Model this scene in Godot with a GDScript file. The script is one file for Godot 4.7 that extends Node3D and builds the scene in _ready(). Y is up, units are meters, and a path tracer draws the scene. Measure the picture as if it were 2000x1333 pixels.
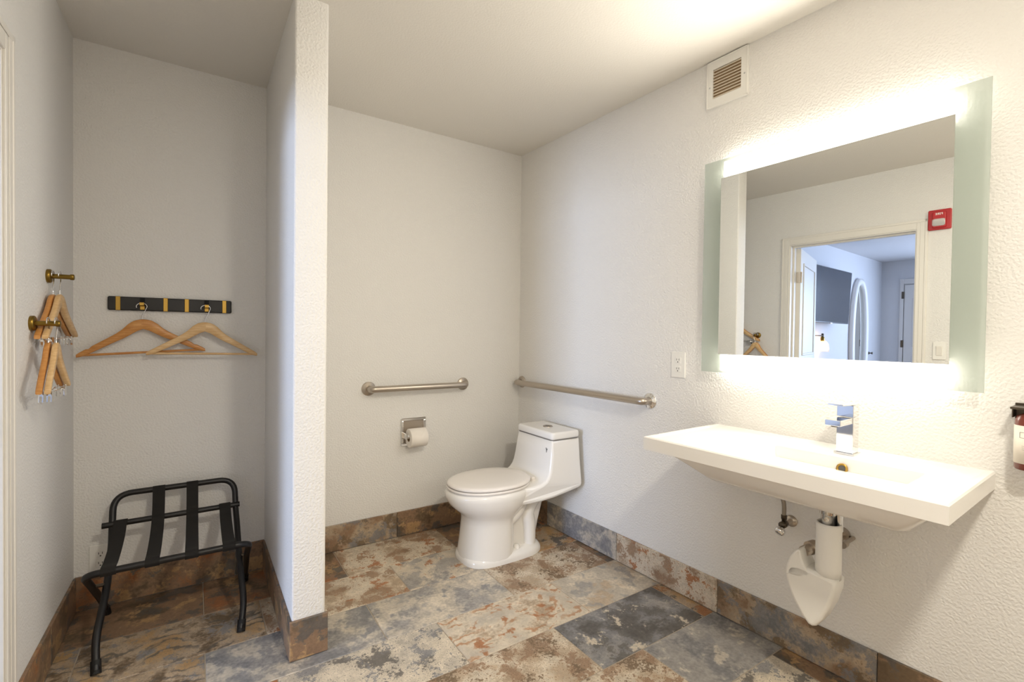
extends Node3D
# A motel bathroom: closet alcove, toilet corner, wall-hung sink under a lit mirror, bedroom beyond the doorway.

const H := 2.44
const AL := 0.0343          # the sink wall stands two degrees out of square
const BE := -0.0159         # and so does the wall with the doorway
const XL := -2.2975
const HB := 0.149           # tile baseboard height
const PX1 := -1.569
const PX2 := -1.4525
const PZ := 0.8268
const ZF := 3.7             # wall behind the camera
const XB := -7.44           # far wall of the bedroom
const ZT := 0.12            # television wall of the bedroom

var M := {}
var used := {}
var B: Array = []           # triangles being collected: [group, a, b, c]
var T := Transform3D()
var rng := RandomNumberGenerator.new()


func _ready() -> void:
	rng.seed = 7
	camera_and_light()
	materials()
	shell()
	floor_tiles()
	baseboards()
	doorway()
	bedroom()
	toilet()
	sink()
	faucet()
	plumbing()
	lit_mirror()
	grab_bars()
	paper_holder()
	wall_plates()
	vent()
	dispenser()
	luggage_rack()
	hook_rail()
	peg_hooks()
	alarm()


# ------------------------------------------------------------------ camera, light
func camera_and_light() -> void:
	var cam := Camera3D.new()
	cam.name = "camera"
	var yaw := 0.5873
	var pitch := -0.0153
	var roll := 0.0127
	var r := Vector3(cos(yaw), 0, sin(yaw))
	var fw := Vector3(sin(yaw), 0, -cos(yaw))
	var f := fw * cos(pitch) + Vector3.UP * sin(pitch)
	var u := Vector3.UP * cos(pitch) - fw * sin(pitch)
	var rr := r * cos(roll) + u * sin(roll)
	var uu := u * cos(roll) - r * sin(roll)
	cam.transform = Transform3D(Basis(rr, uu, -f), Vector3(-1.8661, 1.2179, 2.7109))
	cam.fov = rad_to_deg(2.0 * atan(666.5 / 929.0))
	cam.near = 0.02
	cam.far = 60.0
	add_child(cam)
	cam.current = true

	var env := Environment.new()
	env.background_mode = Environment.BG_COLOR
	env.background_color = Color(0.72, 0.82, 1.0)
	env.background_energy_multiplier = 2.0
	env.tonemap_mode = Environment.TONE_MAPPER_LINEAR
	env.tonemap_exposure = 1.04
	env.sdfgi_enabled = true
	env.ssao_enabled = true
	env.ssil_enabled = true
	var we := WorldEnvironment.new()
	we.name = "environment"
	we.environment = env
	add_child(we)

	# daylight entering by the bedroom window (in the window opening, facing the room)
	area_light("window_daylight", Vector3(XB + 0.03, 1.42, 2.75), Vector3(1, 0, 0), Vector2(1.9, 1.3), Color(0.78, 0.86, 1.0), 23.0)
	# flush ceiling lamp of the bathroom, behind the camera
	area_light("ceiling_lamp_light", Vector3(-1.15, H - 0.052, 2.95), Vector3(0, -1, 0), Vector2(0.16, 0.16), Color(1.0, 0.966, 0.90), 3.2)


func area_light(called: String, at: Vector3, towards: Vector3, size: Vector2, color: Color, energy: float, parent: Node = self) -> void:
	var l := AreaLight3D.new()
	l.name = called
	l.area_size = size
	l.light_color = color
	l.light_energy = energy
	l.area_range = 14.0
	l.shadow_enabled = true
	var up := Vector3.UP if absf(towards.y) < 0.9 else Vector3.RIGHT
	l.transform = Transform3D(Basis.looking_at(towards, up), at)
	parent.add_child(l)


# ------------------------------------------------------------------ materials
func mat(key: String, c: Color, rough := 0.5, metal := 0.0) -> StandardMaterial3D:
	var m := StandardMaterial3D.new()
	m.resource_name = key
	m.albedo_color = c
	m.roughness = rough
	m.metallic = metal
	M[key] = m
	return m


func rgb(r: float, g: float, b: float) -> Color:
	return Color(r / 255.0, g / 255.0, b / 255.0)


func noise(seed_: int, freq: float, octaves := 4, warp := 0.0) -> FastNoiseLite:
	var n := FastNoiseLite.new()
	n.seed = seed_
	n.noise_type = FastNoiseLite.TYPE_SIMPLEX_SMOOTH
	n.frequency = freq
	n.fractal_octaves = octaves
	if warp > 0.0:
		n.domain_warp_enabled = true
		n.domain_warp_amplitude = warp
		n.domain_warp_frequency = freq * 1.2
		n.domain_warp_fractal_octaves = 3
	return n


func materials() -> void:
	# orange-peel wall paint
	var peel := ImageTexture.create_from_image(noise(3, 0.085, 2).get_seamless_image(512, 512))
	for k in [["paint", rgb(230, 228, 224)], ["ceiling_paint", rgb(228, 224, 216)], ["bedroom_paint", rgb(206, 206, 209)]]:
		var m := mat(k[0], k[1], 0.75)
		m.uv1_triplanar = true
		m.uv1_world_triplanar = true
		m.uv1_scale = Vector3(2.0, 2.0, 2.0)
		m.heightmap_enabled = true
		m.heightmap_texture = peel
		m.heightmap_scale = 0.2 if k[0] == "paint" else 0.07
	mat("trim", rgb(230, 226, 218), 0.4)
	mat("grout", rgb(168, 156, 140), 0.9)
	mat("white_plastic", rgb(236, 234, 228), 0.35)
	mat("porcelain", rgb(240, 237, 232), 0.12)
	mat("lid_plastic", rgb(238, 232, 226), 0.22)
	mat("seam", rgb(120, 115, 110), 0.6)
	mat("chrome", rgb(232, 232, 232), 0.06, 1.0)
	var st := mat("brushed_steel", rgb(190, 180, 168), 0.32, 1.0)
	st.metallic_specular = 0.5
	mat("dark_metal", rgb(92, 84, 74), 0.35, 1.0)
	mat("braided_steel", rgb(150, 142, 130), 0.42, 0.9)
	mat("brass", rgb(176, 142, 72), 0.28, 1.0)
	mat("antique_brass", rgb(138, 112, 52), 0.3, 1.0)
	mat("black_wood", rgb(24, 22, 21), 0.45)
	mat("slot_black", rgb(12, 12, 12), 0.8)
	mat("black_paint", rgb(20, 18, 18), 0.4)
	mat("webbing", rgb(26, 23, 20), 0.9)
	mat("rubber", rgb(14, 14, 14), 0.7)
	mat("paper", rgb(240, 234, 226), 0.95)
	mat("card", rgb(150, 122, 88), 0.9)
	mat("mirror", rgb(238, 240, 238), 0.0, 1.0)
	mat("aluminium", rgb(205, 205, 205), 0.4, 0.9)
	var fr := mat("frosted_glass", Color(0.72, 0.77, 0.73, 0.45), 0.5)
	fr.transparency = BaseMaterial3D.TRANSPARENCY_ALPHA
	var led := mat("led_diffuser", Color(1, 1, 1), 0.5)
	led.emission_enabled = true
	led.emission = Color(1.0, 0.975, 0.93)
	led.emission_energy_multiplier = 9.0
	var cl := mat("ceiling_lamp_glow", Color(1, 1, 1), 0.5)
	cl.emission_enabled = true
	cl.emission = Color(1.0, 0.88, 0.72)
	cl.emission_energy_multiplier = 3.0
	var bu := mat("bulb_glow", Color(1, 1, 1), 0.5)
	bu.emission_enabled = true
	bu.emission = Color(1.0, 0.78, 0.5)
	bu.emission_energy_multiplier = 4.0
	mat("vent_slat", rgb(224, 212, 194), 0.5)
	mat("vent_dark", rgb(172, 146, 112), 0.9)
	mat("slot_grey", rgb(90, 88, 84), 0.7)
	mat("alarm_red", rgb(178, 22, 30), 0.35)
	mat("alarm_white", rgb(235, 232, 228), 0.5)
	var lens := mat("strobe_lens", Color(0.95, 0.95, 0.95, 0.25), 0.05)
	lens.transparency = BaseMaterial3D.TRANSPARENCY_ALPHA
	var am := mat("amber", Color(0.42, 0.14, 0.05), 0.08)
	am.clearcoat_enabled = true
	am.clearcoat = 0.6
	mat("label_white", rgb(238, 230, 216), 0.8)
	mat("label_ink", rgb(60, 50, 60), 0.8)
	mat("tv_black", rgb(16, 16, 18), 0.35)
	mat("tv_screen", rgb(70, 73, 80), 0.15)  # dark screen painted greyer: the bright bedroom's reflection is put into its colour
	mat("door_paint", rgb(212, 208, 204), 0.45)
	mat("frame_white", rgb(226, 224, 222), 0.4)
	mat("carpet", rgb(140, 128, 112), 0.95)
	var pane := mat("pane", Color(0.95, 0.98, 1.0, 0.06), 0.02)
	pane.transparency = BaseMaterial3D.TRANSPARENCY_ALPHA
	var shade := mat("clear_glass", Color(1.0, 0.97, 0.92, 0.12), 0.03)
	shade.transparency = BaseMaterial3D.TRANSPARENCY_ALPHA
	# hanger wood: long grain
	for k in [["wood_amber", rgb(186, 122, 60), rgb(214, 158, 92), 11], ["wood_pale", rgb(206, 164, 110), rgb(232, 200, 152), 12]]:
		var n := noise(k[3], 0.012, 4, 12.0)
		var im := n.get_image(256, 256)
		im.resize(256, 64)
		var out := Image.create(256, 64, false, Image.FORMAT_RGB8)
		for y in 64:
			for x in 256:
				var g := im.get_pixel(x, y).r
				g = clampf(0.5 + (g - 0.5) * 0.8 + 0.25 * sin(y * 0.9 + g * 9.0), 0, 1)
				out.set_pixel(x, y, (k[1] as Color).lerp(k[2], g))
		var m := mat(k[0], Color.WHITE, 0.38)
		m.albedo_texture = ImageTexture.create_from_image(out)
		m.uv1_triplanar = true
		m.uv1_scale = Vector3(2.2, 9.0, 2.2)
	tile_materials()


# one slate-look tile: a colour ramp over warped noise, ragged patches of a second and a third colour, mottling, flecks and flowing bands
func tile_image(seed_: int, ramp: Array, a: Color, a_from: float, b: Color, b_from: float, speck: float, bands: float) -> Image:
	var w := 448
	var h := 224
	var n1 := noise(seed_, 0.0055, 4, 50.0).get_image(w, h).get_data()
	var n2 := noise(seed_ + 101, 0.008, 4, 40.0).get_image(w, h).get_data()
	var n3 := noise(seed_ + 202, 0.009, 4, 40.0).get_image(w, h).get_data()
	var n4 := noise(seed_ + 303, 0.075, 5).get_image(w, h).get_data()
	var n5 := noise(seed_ + 404, 0.022, 5, 18.0).get_image(w, h).get_data()
	var n6 := noise(seed_ + 505, 0.19, 2).get_image(w, h).get_data()
	var out := PackedByteArray()
	out.resize(w * h * 3)
	var c0: Color = ramp[0]
	var c1: Color = ramp[1]
	var c2: Color = ramp[2]
	var fleck := a.lerp(b, 0.5).darkened(0.35)
	for i in w * h:
		var x := i % w
		var y := i / w
		var g := n4[i] / 255.0 - 0.5
		var m := n5[i] / 255.0 - 0.5
		var q := n6[i] / 255.0 - 0.5
		var v := n1[i] / 255.0 + g * 0.25 + m * 0.3
		var c := c0.lerp(c1, smoothstep(0.1, 0.5, v)) if v < 0.5 else c1.lerp(c2, smoothstep(0.5, 0.9, v))
		var rag := g * 0.5 * speck + m * 0.45 + q * 0.28 * speck
		if bands > 0.0:
			var t := sin(x * 0.012 + y * 0.13 + n1[i] * 0.055 + g * 0.7)
			c = c.lerp(a, bands * smoothstep(0.35, 0.95, t) * smoothstep(0.35, 0.7, n2[i] / 255.0 + m * 0.4))
		else:
			c = c.lerp(a, 0.82 * smoothstep(a_from - 0.08, a_from + 0.14, n2[i] / 255.0 + rag))
		c = c.lerp(b, 0.84 * smoothstep(b_from - 0.06, b_from + 0.12, n3[i] / 255.0 + rag))
		c = c.lerp(fleck, 0.6 * speck * smoothstep(0.2, 0.34, q + g * 0.35))
		var s := 1.0 + g * 0.16 + m * 0.14 + q * 0.07
		out[i * 3] = int(clampf(c.r * s, 0, 1) * 255.0)
		out[i * 3 + 1] = int(clampf(c.g * s, 0, 1) * 255.0)
		out[i * 3 + 2] = int(clampf(c.b * s, 0, 1) * 255.0)
	return Image.create_from_data(w, h, false, Image.FORMAT_RGB8, out)


func tile_materials() -> void:
	var cream := rgb(210, 197, 177)
	var pale := rgb(190, 180, 165)
	var beige := rgb(180, 160, 136)
	var grey := rgb(152, 148, 144)
	var slate := rgb(128, 127, 128)
	var char_ := rgb(92, 88, 84)
	var rust := rgb(158, 104, 68)
	var brown := rgb(144, 116, 92)
	var gold := rgb(178, 144, 102)
	var umber := rgb(112, 94, 74)
	var kinds := {
		"cream_rust": [21, [beige, cream, cream], brown, 0.62, rust, 0.78, 0.9, 0.0],
		"cream_grey": [22, [grey, cream, pale], grey, 0.52, rust, 0.80, 0.6, 0.0],
		"grey": [23, [slate, grey, pale], pale, 0.72, slate, 0.72, 0.2, 0.0],
		"lilac_grey": [24, [slate, grey, grey], pale, 0.74, slate, 0.78, 0.25, 0.0],
		"pale": [25, [grey, pale, cream], grey, 0.68, slate, 0.84, 0.2, 0.0],
		"pale_gold": [26, [pale, pale, cream], beige, 0.68, grey, 0.70, 0.25, 0.0],
		"swirl": [27, [beige, cream, pale], rgb(172, 128, 94), 0.5, rust, 0.84, 0.3, 0.8],
		"white_char": [28, [pale, cream, cream], char_, 0.68, slate, 0.72, 0.9, 0.0],
		"dark": [29, [char_, slate, grey], char_, 0.52, cream, 0.82, 0.8, 0.0],
		"brown_speck": [30, [beige, cream, beige], brown, 0.58, umber, 0.74, 1.2, 0.0],
		"gold": [31, [gold, beige, gold], rust, 0.70, char_, 0.68, 0.8, 0.0],
		"rust": [32, [umber, brown, rust], gold, 0.68, char_, 0.76, 0.7, 0.0],
		"umber": [33, [umber, brown, brown], char_, 0.64, gold, 0.72, 0.5, 0.0],
		"char_streak": [34, [umber, beige, gold], char_, 0.5, slate, 0.72, 0.7, 0.75],
		"dark_brown": [35, [umber, umber, brown], char_, 0.58, brown, 0.7, 0.6, 0.0],
		"grey_brown": [36, [slate, beige, brown], umber, 0.64, slate, 0.62, 0.6, 0.0],
	}
	for k in kinds:
		var a: Array = kinds[k]
		var m := mat("tile_" + k, Color.WHITE, 0.42)
		m.albedo_texture = ImageTexture.create_from_image(tile_image(a[0], a[1], a[2], a[3], a[4], a[5], a[6], a[7]))
		m.metallic_specular = 0.4


# ------------------------------------------------------------------ building blocks
func numbered(called: String) -> String:
	var n: int = used.get(called, 0)
	used[called] = n + 1
	return called if n == 0 else "%s_%03d" % [called, n]


func thing(called: String, label: String, category: String, at := Vector3.ZERO, turn := 0.0, group := "") -> Node3D:
	var o := Node3D.new()
	o.name = numbered(called)
	add_child(o)
	o.position = at
	o.rotation.y = turn
	o.set_meta("label", label)
	o.set_meta("category", category)
	if group:
		o.set_meta("group", group)
	return o


func setting(called: String, label: String, at := Vector3.ZERO, turn := 0.0) -> Node3D:
	var o := Node3D.new()
	o.name = called
	add_child(o)
	o.position = at
	o.rotation.y = turn
	o.set_meta("kind", "structure")
	o.set_meta("label", label)
	return o


func part(called: String, m: String, parent: Node, label := "") -> MeshInstance3D:
	var st := SurfaceTool.new()
	st.begin(Mesh.PRIMITIVE_TRIANGLES)
	for t in B:
		st.set_smooth_group(t[0])
		st.add_vertex(t[1])
		st.set_smooth_group(t[0])
		st.add_vertex(t[2])
		st.set_smooth_group(t[0])
		st.add_vertex(t[3])
	st.generate_normals()
	B = []
	T = Transform3D()
	var o := MeshInstance3D.new()
	o.name = called
	o.mesh = st.commit()
	o.material_override = M[m]
	parent.add_child(o, true)
	if label:
		o.set_meta("label", label)
	return o


# adds a closed piece; turns its triangles so that the outside is the front
func emit(tris: Array) -> void:
	var c := Vector3.ZERO
	for t in tris:
		c += t[1]
	c /= maxf(1.0, tris.size())
	var vol := 0.0
	for t in tris:
		vol += (t[1] - c).dot((t[2] - c).cross(t[3] - c))
	if T.basis.determinant() < 0.0:
		vol = -vol
	var flip := (vol > 0.0) != (T.basis.determinant() < 0.0)
	for t in tris:
		if flip:
			B.append([t[0], T * t[1], T * t[3], T * t[2]])
		else:
			B.append([t[0], T * t[1], T * t[2], T * t[3]])


func quad(tris: Array, g: int, a: Vector3, b: Vector3, c: Vector3, d: Vector3) -> void:
	tris.append([g, a, b, c])
	tris.append([g, a, c, d])


const FLAT := 4294967295


# box from lo to hi with chamfered edges
func box(lo: Vector3, hi: Vector3, ch := 0.0) -> void:
	var tris := []
	var c := (lo + hi) * 0.5
	var h := (hi - lo) * 0.5
	if ch <= 0.0:
		for ax in 3:
			for s in [-1.0, 1.0]:
				var n := Vector3.ZERO
				n[ax] = s
				var u := Vector3.ZERO
				u[(ax + 1) % 3] = s
				var v := n.cross(u)
				quad(tris, FLAT, c + (n - u - v) * h, c + (n + u - v) * h, c + (n + u + v) * h, c + (n - u + v) * h)
		emit(tris)
		return
	ch = minf(ch, minf(h.x, minf(h.y, h.z)) * 0.98)
	var P := func(ax: int, sx: float, sy: float, sz: float) -> Vector3:
		var s := Vector3(sx, sy, sz)
		var q := s * (h - Vector3(ch, ch, ch))
		q[ax] = s[ax] * h[ax]
		return c + q
	for ax in 3:
		for s in [-1.0, 1.0]:
			var r: Array = []
			for k in [[-1.0, -1.0], [1.0, -1.0], [1.0, 1.0], [-1.0, 1.0]]:
				var d := [0.0, 0.0, 0.0]
				d[ax] = s
				d[(ax + 1) % 3] = k[0] * s
				d[(ax + 2) % 3] = k[1]
				r.append(P.call(ax, d[0], d[1], d[2]))
			quad(tris, FLAT, r[0], r[1], r[2], r[3])
	for ax in 3:      # edges along ax
		for k in [[-1.0, -1.0], [-1.0, 1.0], [1.0, -1.0], [1.0, 1.0]]:
			var b := (ax + 1) % 3
			var e := (ax + 2) % 3
			var d0 := [0.0, 0.0, 0.0]
			d0[ax] = -1.0
			d0[b] = k[0]
			d0[e] = k[1]
			var d1 := d0.duplicate()
			d1[ax] = 1.0
			var q0: Vector3 = P.call(b, d0[0], d0[1], d0[2])
			var q1: Vector3 = P.call(b, d1[0], d1[1], d1[2])
			var q2: Vector3 = P.call(e, d1[0], d1[1], d1[2])
			var q3: Vector3 = P.call(e, d0[0], d0[1], d0[2])
			if k[0] * k[1] > 0.0:
				quad(tris, FLAT, q0, q1, q2, q3)
			else:
				quad(tris, FLAT, q3, q2, q1, q0)
	for sx in [-1.0, 1.0]:
		for sy in [-1.0, 1.0]:
			for sz in [-1.0, 1.0]:
				var a: Vector3 = P.call(0, sx, sy, sz)
				var b2: Vector3 = P.call(1, sx, sy, sz)
				var c2: Vector3 = P.call(2, sx, sy, sz)
				if sx * sy * sz > 0.0:
					tris.append([FLAT, a, b2, c2])
				else:
					tris.append([FLAT, a, c2, b2])
	emit(tris)


# rings of equal length joined into a closed skin
func skin(rings: Array, g := 0, caps := true) -> void:
	var tris := []
	var n: int = rings[0].size()
	for k in rings.size() - 1:
		for i in n:
			var j := (i + 1) % n
			quad(tris, g, rings[k][i], rings[k][j], rings[k + 1][j], rings[k + 1][i])
	if caps:
		for e in [0, rings.size() - 1]:
			var c := Vector3.ZERO
			for v in rings[e]:
				c += v
			c /= n
			for i in n:
				var j := (i + 1) % n
				if e == 0:
					tris.append([FLAT, c, rings[e][j], rings[e][i]])
				else:
					tris.append([FLAT, c, rings[e][i], rings[e][j]])
	emit(tris)


func tube(pts: Array, r: float, seg := 12, r_end := -1.0) -> void:
	var rings := []
	var up := Vector3.UP
	var d0: Vector3 = (pts[1] - pts[0]).normalized()
	if absf(d0.dot(up)) > 0.9:
		up = Vector3.RIGHT
	var side := d0.cross(up).normalized()
	for k in pts.size():
		var d: Vector3
		if k == 0:
			d = pts[1] - pts[0]
		elif k == pts.size() - 1:
			d = pts[k] - pts[k - 1]
		else:
			d = (pts[k + 1] - pts[k]).normalized() + (pts[k] - pts[k - 1]).normalized()
		d = d.normalized()
		side = (side - d * side.dot(d)).normalized()
		var other := d.cross(side)
		var rad := r if r_end < 0.0 else lerpf(r, r_end, float(k) / (pts.size() - 1))
		var ring := []
		for i in seg:
			var a := TAU * i / seg
			ring.append(pts[k] + (side * cos(a) + other * sin(a)) * rad)
		rings.append(ring)
	skin(rings)


# rounds the corners of a polyline
func fillet(pts: Array, r: float, steps := 6) -> Array:
	var out := [pts[0]]
	for k in range(1, pts.size() - 1):
		var p: Vector3 = pts[k]
		var a: Vector3 = pts[k - 1] - p
		var b: Vector3 = pts[k + 1] - p
		var t := minf(r, minf(a.length(), b.length()) * 0.49)
		var p0 := p + a.normalized() * t
		var p2 := p + b.normalized() * t
		for i in steps + 1:
			var s := float(i) / steps
			out.append(p0 * (1 - s) * (1 - s) + p * 2 * s * (1 - s) + p2 * s * s)
	out.append(pts[-1])
	return out


func curve(pts: Array, per := 6) -> Array:
	var out := []
	for k in pts.size() - 1:
		var p0: Vector3 = pts[maxi(k - 1, 0)]
		var p1: Vector3 = pts[k]
		var p2: Vector3 = pts[k + 1]
		var p3: Vector3 = pts[mini(k + 2, pts.size() - 1)]
		for i in per:
			out.append(p1.cubic_interpolate(p2, p0, p3, float(i) / per))
	out.append(pts[-1])
	return out


# profile of [radius, height] turned about +y
func lathe(profile: Array, seg := 24, g := 0) -> void:
	var rings := []
	for p in profile:
		var ring := []
		for i in seg:
			var a := TAU * i / seg
			ring.append(Vector3(cos(a) * maxf(p[0], 0.0002), p[1], sin(a) * maxf(p[0], 0.0002)))
		rings.append(ring)
	skin(rings, g)


# outline in x, y pushed along z from z0 to z1 with rounded rims of radius r; taper = [y0, y1, width at y1] narrows z upwards
func push(outline: PackedVector2Array, z0: float, z1: float, r := 0.0, steps := 4, taper := []) -> void:
	if Geometry2D.is_polygon_clockwise(outline):
		outline.reverse()
	var n := outline.size()
	var inward := PackedVector2Array()
	for i in n:
		var a := outline[(i + n - 1) % n]
		var b := outline[(i + 1) % n]
		var d := (b - a).normalized()
		inward.append(Vector2(-d.y, d.x))
	var rings := []
	var levels := []
	if r > 0.0:
		for k in steps + 1:
			var t := PI / 2 * k / steps
			levels.append([z0 + r - r * cos(t), r * (1 - sin(t))])
		for k in steps + 1:
			var t := PI / 2 * k / steps
			levels.append([z1 - r + r * sin(t), r * (1 - cos(t))])
	else:
		levels = [[z0, 0.0], [z1, 0.0]]
	for l in levels:
		var ring := []
		for i in n:
			var p: Vector2 = outline[i] + inward[i] * l[1]
			ring.append(Vector3(p.x, p.y, l[0] * (lerpf(1.0, taper[2], clampf((p.y - taper[0]) / (taper[1] - taper[0]), 0, 1)) if taper else 1.0)))
		rings.append(ring)
	var tris := []
	var g := 0 if r > 0.0 else FLAT
	for k in rings.size() - 1:
		for i in n:
			var j := (i + 1) % n
			quad(tris, g, rings[k][i], rings[k][j], rings[k + 1][j], rings[k + 1][i])
	for e in [0, rings.size() - 1]:
		var idx := Geometry2D.triangulate_polygon(outline)
		for i in range(0, idx.size(), 3):
			var q := [rings[e][idx[i]], rings[e][idx[i + 1]], rings[e][idx[i + 2]]]
			var cc := (outline[idx[i + 1]] - outline[idx[i]]).cross(outline[idx[i + 2]] - outline[idx[i]]) > 0.0
			if cc == (e != 0):
				tris.append([FLAT, q[0], q[1], q[2]])
			else:
				tris.append([FLAT, q[0], q[2], q[1]])
	emit(tris)


func round_rect(x0: float, y0: float, x1: float, y1: float, r: float, steps := 5) -> PackedVector2Array:
	var out := PackedVector2Array()
	for c in [[x1 - r, y0 + r, -PI / 2], [x1 - r, y1 - r, 0.0], [x0 + r, y1 - r, PI / 2], [x0 + r, y0 + r, PI]]:
		for k in steps + 1:
			var a: float = c[2] + PI / 2 * k / steps
			out.append(Vector2(c[0] + r * cos(a), c[1] + r * sin(a)))
	return out


# egg-shaped ring in the xz plane
func egg(y: float, xf: float, xb: float, hw: float, e := 2.2, xc := 1e9, seg := 48) -> Array:
	var ring := []
	var c := (xf + xb) * 0.5 if xc > 1e8 else xc
	for i in seg:
		var a := TAU * i / seg
		var cs := cos(a)
		var sn := sin(a)
		var x := signf(cs) * pow(absf(cs), 2.0 / e)
		var z := signf(sn) * pow(absf(sn), 2.0 / e)
		ring.append(Vector3(c + x * ((xb - c) if cs > 0 else (c - xf)), y, z * hw))
	return ring


func on_right(o: float, y: float, z: float) -> Vector3:
	return Vector3(o, y, z).rotated(Vector3.UP, AL)


func on_left(o: float, y: float, z: float) -> Vector3:
	return Vector3(XL, 0, 0) + Vector3(o, y, z).rotated(Vector3.UP, BE)


func turned(b: Basis, at := Vector3.ZERO) -> void:
	T = Transform3D(b, at)


# ------------------------------------------------------------------ the room
func shell() -> void:
	var w := setting("wall_right", "off-white textured wall carrying the sink and the lit mirror", Vector3.ZERO, AL)
	box(Vector3(0, -0.1, -0.2), Vector3(0.12, H + 0.1, ZF + 0.2))
	part("plaster", "paint", w)
	w = setting("wall_back", "off-white textured wall behind the toilet and the closet alcove")
	box(Vector3(-2.55, -0.1, -0.12), Vector3(0.2, H + 0.1, 0))
	part("plaster", "paint", w)
	w = setting("wall_partition", "narrow off-white stub wall between closet alcove and toilet")
	T = Transform3D(Basis(Vector3.RIGHT, -PI / 2))
	push(round_rect(PX1, -PZ, PX2, 0.03, 0.008), 0, H + 0.02)
	for t in B:
		t[0] = 0 if absf((t[2] - t[1]).cross(t[3] - t[1]).normalized().y) < 0.5 else FLAT
	part("plaster", "paint", w)
	w = setting("wall_left", "off-white textured wall with the bedroom doorway", Vector3(XL, 0, 0), BE)
	box(Vector3(-0.115, -0.1, -0.2), Vector3(0, H + 0.1, 0.822))
	box(Vector3(-0.115, -0.1, 1.66), Vector3(0, H + 0.1, ZF + 0.2))
	box(Vector3(-0.115, 1.99, 0.822), Vector3(0, H + 0.1, 1.66))
	part("plaster", "paint", w)
	w = setting("wall_front", "off-white wall at the near end of the bathroom")
	box(Vector3(-2.5, -0.1, ZF), Vector3(0.3, H + 0.1, ZF + 0.12))
	part("plaster", "paint", w)
	w = setting("ceiling", "smooth warm white bathroom ceiling")
	box(Vector3(-2.36, H, -0.1), Vector3(0.25, H + 0.12, ZF + 0.1))
	part("plaster", "ceiling_paint", w)
	# flush lamp on the ceiling behind the camera
	var l := thing("ceiling_lamp", "flush round white ceiling lamp over the bathroom floor", "lamp", Vector3(-1.15, H, 2.95))
	turned(Basis(Vector3.RIGHT, PI))
	lathe([[0.10, 0.0], [0.115, 0.004], [0.115, 0.03], [0.108, 0.036], [0.10, 0.036]], 40)
	part("housing", "white_plastic", l)
	turned(Basis(Vector3.RIGHT, PI))
	lathe([[0.098, 0.028], [0.098, 0.04], [0.08, 0.045], [0.0, 0.047]], 40)
	part("diffuser", "ceiling_lamp_glow", l)


const TP := 0.604            # tile pitch along x
const TZ := 0.291            # and along z


func tile_mesh(x0: float, x1: float, z0: float, z1: float, u0: float, u1: float, v0: float, v1: float, th: float, flip: int) -> ArrayMesh:
	# a tile with an eased top edge; uv over the top
	var e := 0.0022
	var st := SurfaceTool.new()
	st.begin(Mesh.PRIMITIVE_TRIANGLES)
	var uv := func(x: float, z: float) -> Vector2:
		var u := lerpf(u0, u1, (x - x0) / (x1 - x0))
		var v := lerpf(v0, v1, (z - z0) / (z1 - z0))
		return Vector2(1 - u if flip & 1 else u, 1 - v if flip & 2 else v)
	var top := [Vector3(x0 + e, 0, z0 + e), Vector3(x1 - e, 0, z0 + e), Vector3(x1 - e, 0, z1 - e), Vector3(x0 + e, 0, z1 - e)]
	var mid := [Vector3(x0, -e, z0), Vector3(x1, -e, z0), Vector3(x1, -e, z1), Vector3(x0, -e, z1)]
	var low := [Vector3(x0, -th, z0), Vector3(x1, -th, z0), Vector3(x1, -th, z1), Vector3(x0, -th, z1)]
	var faces := [[top[0], top[1], top[2], top[3]]]
	for i in 4:
		var j := (i + 1) % 4
		faces.append([mid[i], mid[j], top[j], top[i]])
		faces.append([low[i], low[j], mid[j], mid[i]])
	faces.append([low[3], low[2], low[1], low[0]])
	for q in faces:
		for k in [0, 1, 2, 0, 2, 3]:
			var p: Vector3 = q[k]
			st.set_smooth_group(-1)
			st.set_uv(uv.call(p.x, p.z))
			st.add_vertex(p)
	st.generate_normals()
	return st.commit()


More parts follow.
